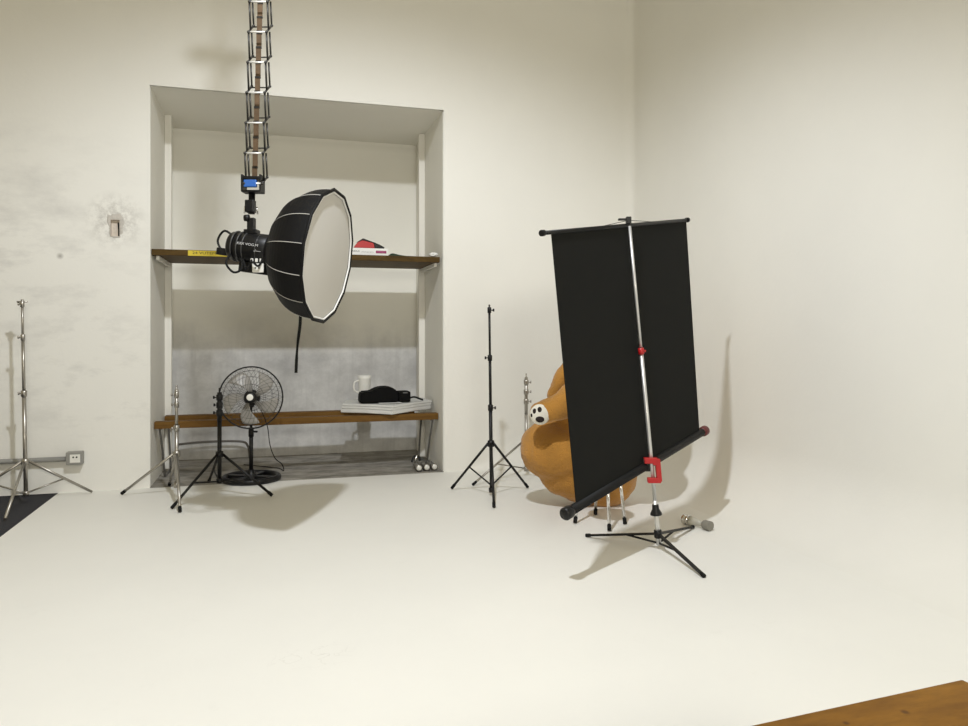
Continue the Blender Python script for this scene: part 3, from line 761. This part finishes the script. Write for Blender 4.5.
# ================================================================== PROJECTION SCREEN
ZA = 4.3
A = P(543, 233, ZA); B = P(687, 220, ZA*1.331); C = P(704, 431, ZA*1.341); D = P(567, 513, ZA*1.010)
e1 = (B-A).normalized(); nS = e1.cross((D-A).normalized()).normalized()
if nS.dot(FW) > 0: nS = -nS           # towards the camera
foot = P(659, 545, 5.05)
t = thing('projection_screen', 'black tripod projection screen leaning in front of the tan bear', 'projection screen', (foot.x, foot.y, 0))
def S(a, b): return (A*(1-a)+B*a)*(1-b) + (D*(1-a)+C*a)*b
bm = new(); w = .0025
corn = [S(.043, .0), S(.990, 0), S(.955, 1), S(.052, 1)]
fr = [bm.verts.new(p+nS*w) for p in corn]; bk = [bm.verts.new(p-nS*w) for p in corn]
bm.faces.new(fr); bm.faces.new(bk[::-1])
for k in range(4): bm.faces.new((fr[k], bk[k], bk[(k+1) % 4], fr[(k+1) % 4]))
cl = obj('screen_cloth', bm, M_SCREEN, t)
bm = new(); fr = [bm.verts.new(p-nS*(w+.0006)) for p in (S(.08, .02), S(.965, .02), S(.935, .97), S(.10, .97))]; bm.faces.new(fr[::-1]); obj('white_face', bm, M_SCRWHITE, cl, label='white projection face')
bm = new(); rod(bm, A, B, .013, 12); tb = obj('top_bar', bm, M_BLACK, t)
for p, d in ((A, -1), (B, 1)):
    bm = new(); rod(bm, p-e1*.01*d, p+e1*.018*d, .019, 12); obj('end_cap', bm, M_BPLAST, tb)
bm = new(); e2 = (C-D).normalized(); rod(bm, D, C, .030, 18); cs = obj('roller_case', bm, mat('matt_black_case', (.005, .005, .005), .6, spec=.25), t)
for p, d, m_ in ((D, -1, M_BPLAST), (C, 1, mat('dark_red_plastic', (.10, .012, .012), .45))):
    bm = new(); lathe(bm, [(0, -.04), (.034, -.04), (.039, -.02), (.039, .02), (.03, .032), (0, .034)], 20, along(p, e2*d)); obj('end_cap', bm, m_, cs)
pt = P(629.6, 226, 4.985); pb = foot.copy(); pb.z = max(pb.z, .03)
pol = lambda s: pt.lerp(pb, s)
def ps(v): return (v-226)/(545-226)
pd = (pb-pt).normalized()
bm = new(); rod(bm, pol(0), pol(ps(352)), .0105, 14); obj('upper_pole', bm, M_ALU, t)
bm = new(); rod(bm, pol(ps(348)), pol(ps(508)), .0135, 14); obj('middle_pole', bm, M_ALU, t)
bm = new(); rod(bm, pol(ps(500)), pol(1), .017, 14); obj('lower_pole', bm, M_ALU, t)
bm = new(); lathe(bm, [(.012, -.022), (.020, -.020), (.021, .020), (.014, .024)], 16, along(pol(ps(350)), pd)); rod(bm, pol(ps(350)), pol(ps(350))+RT*.032, .008, 8); obj('clamp_collar', bm, M_RED, t, label='red collar on the pole')
bm = new(); lathe(bm, [(.015, -.045), (.022, -.04), (.024, -.01), (.040, .02), (.040, .03), (.015, .032)], 16, along(pol(ps(510)), pd)); obj('lock_collar', bm, M_BPLAST, t)
# red carry handle: an open bracket on the pole
hx, hy, hz = RT, (RT.cross(pd)).normalized(), -pd
if hz.z < 0: hz = -hz
hm = axes(RT, hy, hz)
ch = pol(ps(469))
bm = new()
def hb(x, z, sx, sz): box(bm, ch + RT*x + hz*z - FW*.012, (sx, .036, sz), hm, .005)
hb(-.006, .066, .092, .040); hb(.004, -.070, .090, .036); hb(.040, 0, .034, .155); hb(.020, .045, .03, .02)
obj('carry_handle', bm, M_RED, t, label='red plastic handle clamp')
bm = new(); box(bm, ch - RT*.035 + hz*.03 + FW*.02, (.05, .05, .085), hm, .008); obj('case_bracket', bm, M_BPLAST, t)
# hook and wires on top
hk = P(628.5, 220.5, 4.99)
bm = new(); box(bm, hk, (.034, .04, .05), CAMROT, .005); box(bm, P(623, 219.5, 4.99), (.065, .03, .014), CAMROT, .004); obj('hook', bm, M_BPLAST, t)
bm = new(); tube(bm, [S(.30, -.002), hk-FW*.01, S(.75, -.002)], .0022, 6); obj('hanger_wire', bm, M_LINK, t)
# tripod
hub = pol(ps(534)); low = pol(ps(543))
bm = new(); lathe(bm, [(.017, -.03), (.026, -.028), (.028, .02), (.018, .028)], 16, along(hub, pd)); obj('leg_hub', bm, M_BPLAST, t)
for f in (G(586.5, 535.5, .012), G(693, 527, .012), G(704, 576, .012)):
    f = f.copy(); f.z = .013
    d = (f-hub); d.z = 0; d.normalize()
    bm = new(); a = hub + d*.02; sd = d.cross(UP)*.010
    b2 = bmesh.new(); L = (f-a).length
    u = (f-a).normalized(); sx_ = d.cross(UP).normalized(); uz = sx_.cross(u)
    box(bm, (a+f)/2, (.024, L, .014), axes(sx_, u, uz), .003)
    lg = obj('leg', bm, M_BLACK, t)
    bm = new(); lathe(bm, [(0, -.03), (.013, -.03), (.0135, .004), (0, .008)], 12, along(f, u)); obj('foot_tip', bm, M_RUBBER, lg)
    bm = new(); rod(bm, a.lerp(f, .42), low+d*.012, .0075, 8); obj('brace', bm, M_BLACK, t)

# ================================================================== STOOL + BEAR
fs = [G(575, 523.5), G(595.5, 515), G(609.4, 531.5), G(625, 524.5)]
sc4 = sum((Vector(f) for f in fs), Vector())/4
t = thing('round_stool', 'small stool with silver legs behind the black projection screen', 'stool', (sc4.x, sc4.y, 0))
zs_ = .46
bm = new(); lathe(bm, [(0, zs_-.002), (.165, zs_-.002), (.172, zs_+.02), (.165, zs_+.045), (.12, zs_+.055), (0, zs_+.058)], 32, Matrix.Translation((sc4.x, sc4.y, 0))); obj('seat', bm, M_BPLAST, t)
for f in fs:
    f = Vector(f); f.z = 0; tp = sc4 + (f-sc4)*.72; tp.z = zs_
    e = f + UP*.006
    bm = new(); rod(bm, tp, e, .0125, 12); lg = obj('leg', bm, M_CHROME, t)
    u = (e-tp).normalized(); bm = new(); rod(bm, e-u*.045, e, .0155, 12); obj('foot_tip', bm, M_RUBBER, lg, label='black rubber foot tip')
def Q(u, v, d): return P(u, v, d)
bg = P(600, 500, 6.25)
t = thing('teddy_bear', 'giant tan plush teddy bear slumped on the floor behind the projection screen', 'plush toy', (bg.x, bg.y, 0))
sf = 6.35/735
bm = new()
def el(u, v, d, ru, rd, rv, roll=0.0):
    rot = CAMROT @ Matrix.Rotation(roll, 3, 'Y')
    ball(bm, P(u, v, d), (ru*d/735, rd, rv*d/735), rot, 32, 20)
el(557, 451, 6.30, 37, .27, 31, .25)          # near thigh, bulging out to the side
el(567, 466, 6.32, 28, .22, 31, .55); el(577, 467, 6.34, 31, .24, 34, .35)          # its underside down to the floor
el(604, 469, 6.40, 33, .28, 39, 0)            # seat of the body
el(574, 417, 6.30, 20, .14, 14, 0); el(606, 415, 6.44, 42, .28, 55, 0)            # torso
el(630, 440, 6.50, 22, .22, 26, -.2)          # far thigh
el(628, 345, 6.32, 34, .27, 33, 0)            # head
el(622, 356, 6.06, 15, .12, 12, 0)            # muzzle
el(602, 314, 6.36, 11, .05, 11, 0); el(656, 314, 6.38, 11, .05, 11, 0)   # ears
# near arm reaching out to the left, paw towards the camera
arm = spline([P(602, 378, 6.2), P(581, 392, 6.06), P(562, 405, 6.0), P(543, 413, 5.99)], 8)
tube(bm, arm, [.165 - .075*i/(len(arm)-1) for i in range(len(arm))], 16)
pw = P(541, 413.5, 6.0); ball(bm, pw, (.094, .09, .092))
arm3 = spline([P(640, 378, 6.34), P(650, 398, 6.20), P(643, 420, 6.10), P(630, 432, 6.05)], 8)
tube(bm, arm3, [.14 - .045*i/(len(arm3)-1) for i in range(len(arm3))], 16); ball(bm, arm3[-1], .098)
# raised far limb seen above the arm
arm2 = spline([P(606, 345, 6.45), P(582, 356, 6.42), P(565, 376, 6.38), P(554, 395, 6.34)], 8)
tube(bm, arm2, [.12 - .055*i/(len(arm2)-1) for i in range(len(arm2))], 14); ball(bm, arm2[-1], .068)
bod = obj('bear_body', bm, M_FUR, t)
rm = bod.modifiers.new('fuse', 'REMESH'); rm.mode = 'VOXEL'; rm.voxel_size = .020; rm.use_smooth_shade = True
smo = bod.modifiers.new('relax', 'SMOOTH'); smo.factor = .6; smo.iterations = 9
tx = bpy.data.textures.new('lumps', 'CLOUDS'); tx.noise_scale = .22
dsp = bod.modifiers.new('lumps', 'DISPLACE'); dsp.texture = tx; dsp.strength = .035; dsp.mid_level = .5
tx2 = bpy.data.textures.new('tufts', 'CLOUDS'); tx2.noise_scale = .045
ds2 = bod.modifiers.new('tufts', 'DISPLACE'); ds2.texture = tx2; ds2.strength = .014; ds2.mid_level = .5
# paw pad: white disc with dark pads facing the camera
pdv = (P(525, 430, 5.2)-pw).normalized()
px_, py_, pz_ = frame(pdv); pcen = pw + pdv*.062
if px_.dot(RT) < 0: px_, py_ = -px_, -py_
bm = new(); lathe(bm, [(.083, -.03), (.083, .006), (.071, .022), (.04, .032), (0, .035)], 28, Matrix.Translation(pcen) @ axes(px_, py_, pz_).to_4x4()); pad = obj('paw_pad', bm, M_PADW, t, label='cream paw sole')
for dx, dy, rx, ry in ((.004, -.034, .036, .026), (-.040, .030, .015, .023), (.002, .044, .018, .023), (-.064, -.004, .010, .018)):
    bm = new(); q = pcen + px_*dx + py_*dy + pz_*(.036*(1-((dx*dx+dy*dy)**.5/.088)**2)+.001)
    ball(bm, q, (rx, ry, .012), axes(px_, py_, pz_), 16, 10); obj('toe_pad', bm, M_PADB, pad, label='dark paw pad')
fm = P(622, 352, 5.93)
bm = new(); ball(bm, fm+UP*.03+FW*.02, (.045, .03, .035), CAMROT); obj('nose', bm, M_PADB, t)
for u in (612, 641):
    bm = new(); ball(bm, P(u, 337, 6.08), .024); obj('eye', bm, M_PADB, t)

# small torch-like piece lying on the floor right of the screen
a = G(684, 521.5, .040); b = G(711, 529, .040); d = (b-a); L = d.length
sh_ = (a+b)/2; sh_.z = 0; sh_ = sh_.normalized()*.085; a += sh_; b += sh_; a.z = b.z = .039
t = thing('lamp_tube', 'small silver and cloudy plastic tube lying right of the screen', 'tube', ((a.x+b.x)/2, (a.y+b.y)/2, 0))
mm = along(a, b-a)
bm = new(); lathe(bm, [(0, 0), (.038, 0), (.038, .018), (.030, .022), (.030, .034), (.038, .038), (.038, .052), (0, .052)], 22, mm); obj('end_ring', bm, M_CHROME, t, label='chrome end ring')
bm = new(); lathe(bm, [(0, .052), (.035, .054), (.035, .085), (.023, .13), (.019, L*.76), (0, L*.76)], 22, mm); obj('tube_neck', bm, M_CLEAR, t)
bm = new(); lathe(bm, [(0, L*.74), (.030, L*.74), (.036, L*.80), (.036, L), (0, L)], 22, mm, False); obj('end_cap', bm, mat('shaded_cap', (.22, .21, .18), .6), t, label='end cap coloured dark for the screen shadow')  # cap coloured darker in place of the screen's shadow on it

# ================================================================== WOODEN TABLE in the near corner
tx1, ty1, ttop = 1.428, 1.235, .75
t = thing('wooden_table', 'knotty brown wooden table top in the near corner', 'table', (.75, .85, 0))
TR = Matrix.Translation((tx1, ty1, 0)) @ Matrix.Rotation(math.radians(3.4), 4, 'Z')
b2 = new(); box(b2, (-.62, -.40, ttop-.018), (1.24, .80, .036), bev=.003); bm = merge(new(), b2, TR); obj('tabletop', bm, M_TABLE, t)
for x in (-1.15, -.08):
    for y in (-.72, -.08):
        b2 = new(); box(b2, (x, y, (ttop-.036)/2), (.055, .055, ttop-.036), bev=.003); obj('leg', merge(new(), b2, TR), M_PLANK, t)

# ================================================================== LIGHT, WORLD, CAMERA
def spot(name, loc, aim, watts, size_deg, blend, radius, col):
    l = bpy.data.lights.new(name, 'SPOT'); l.energy = watts; l.spot_size = math.radians(size_deg); l.spot_blend = blend; l.shadow_soft_size = radius; l.color = col
    o = bpy.data.objects.new(name, l); COL.objects.link(o); o.location = loc
    o.rotation_euler = Vector(aim).to_track_quat('-Z', 'Y').to_euler(); return o
def area(name, loc, aim, watts, sx, sy, col):
    l = bpy.data.lights.new(name, 'AREA'); l.shape = 'RECTANGLE'; l.size = sx; l.size_y = sy; l.energy = watts; l.color = col
    o = bpy.data.objects.new(name, l); COL.objects.link(o); o.location = loc
    o.rotation_euler = Vector(aim).to_track_quat('-Z', 'Y').to_euler(); return o
spot('ceiling_flood', (.38, 2.78, 5.4), (.03, .395, -.915), 800, 125, .6, .09, (.915, .95, 1.0))
area('added_fill', (.4, -2.8, 2.9), (-.12, 1, .03), 165, 1.4, .8, (1.0, .96, .85))  # added soft fill behind the camera, brightens the niche and shaded areas
w = bpy.data.worlds.new('world'); scn.world = w; w.use_nodes = True
w.node_tree.nodes['Background'].inputs[0].default_value = (.02, .02, .02, 1)
cam = bpy.data.cameras.new('camera'); co = bpy.data.objects.new('camera', cam); COL.objects.link(co)
co.location = (0, 0, CH); co.rotation_euler = (PI/2, 0, -YAW)
cam.sensor_fit = 'HORIZONTAL'; cam.sensor_width = 36; cam.lens = FPX/968*36; cam.shift_y = -(363-HV)/968; cam.clip_start = .05; cam.clip_end = 60
scn.camera = co
vs_ = scn.view_settings; vs_.view_transform = 'Standard'; vs_.look = 'None'; vs_.gamma = 1; vs_.exposure = 0; vs_.use_curve_mapping = False
scn.cycles.use_denoising = True; scn.cycles.max_bounces = 8; scn.cycles.diffuse_bounces = 6
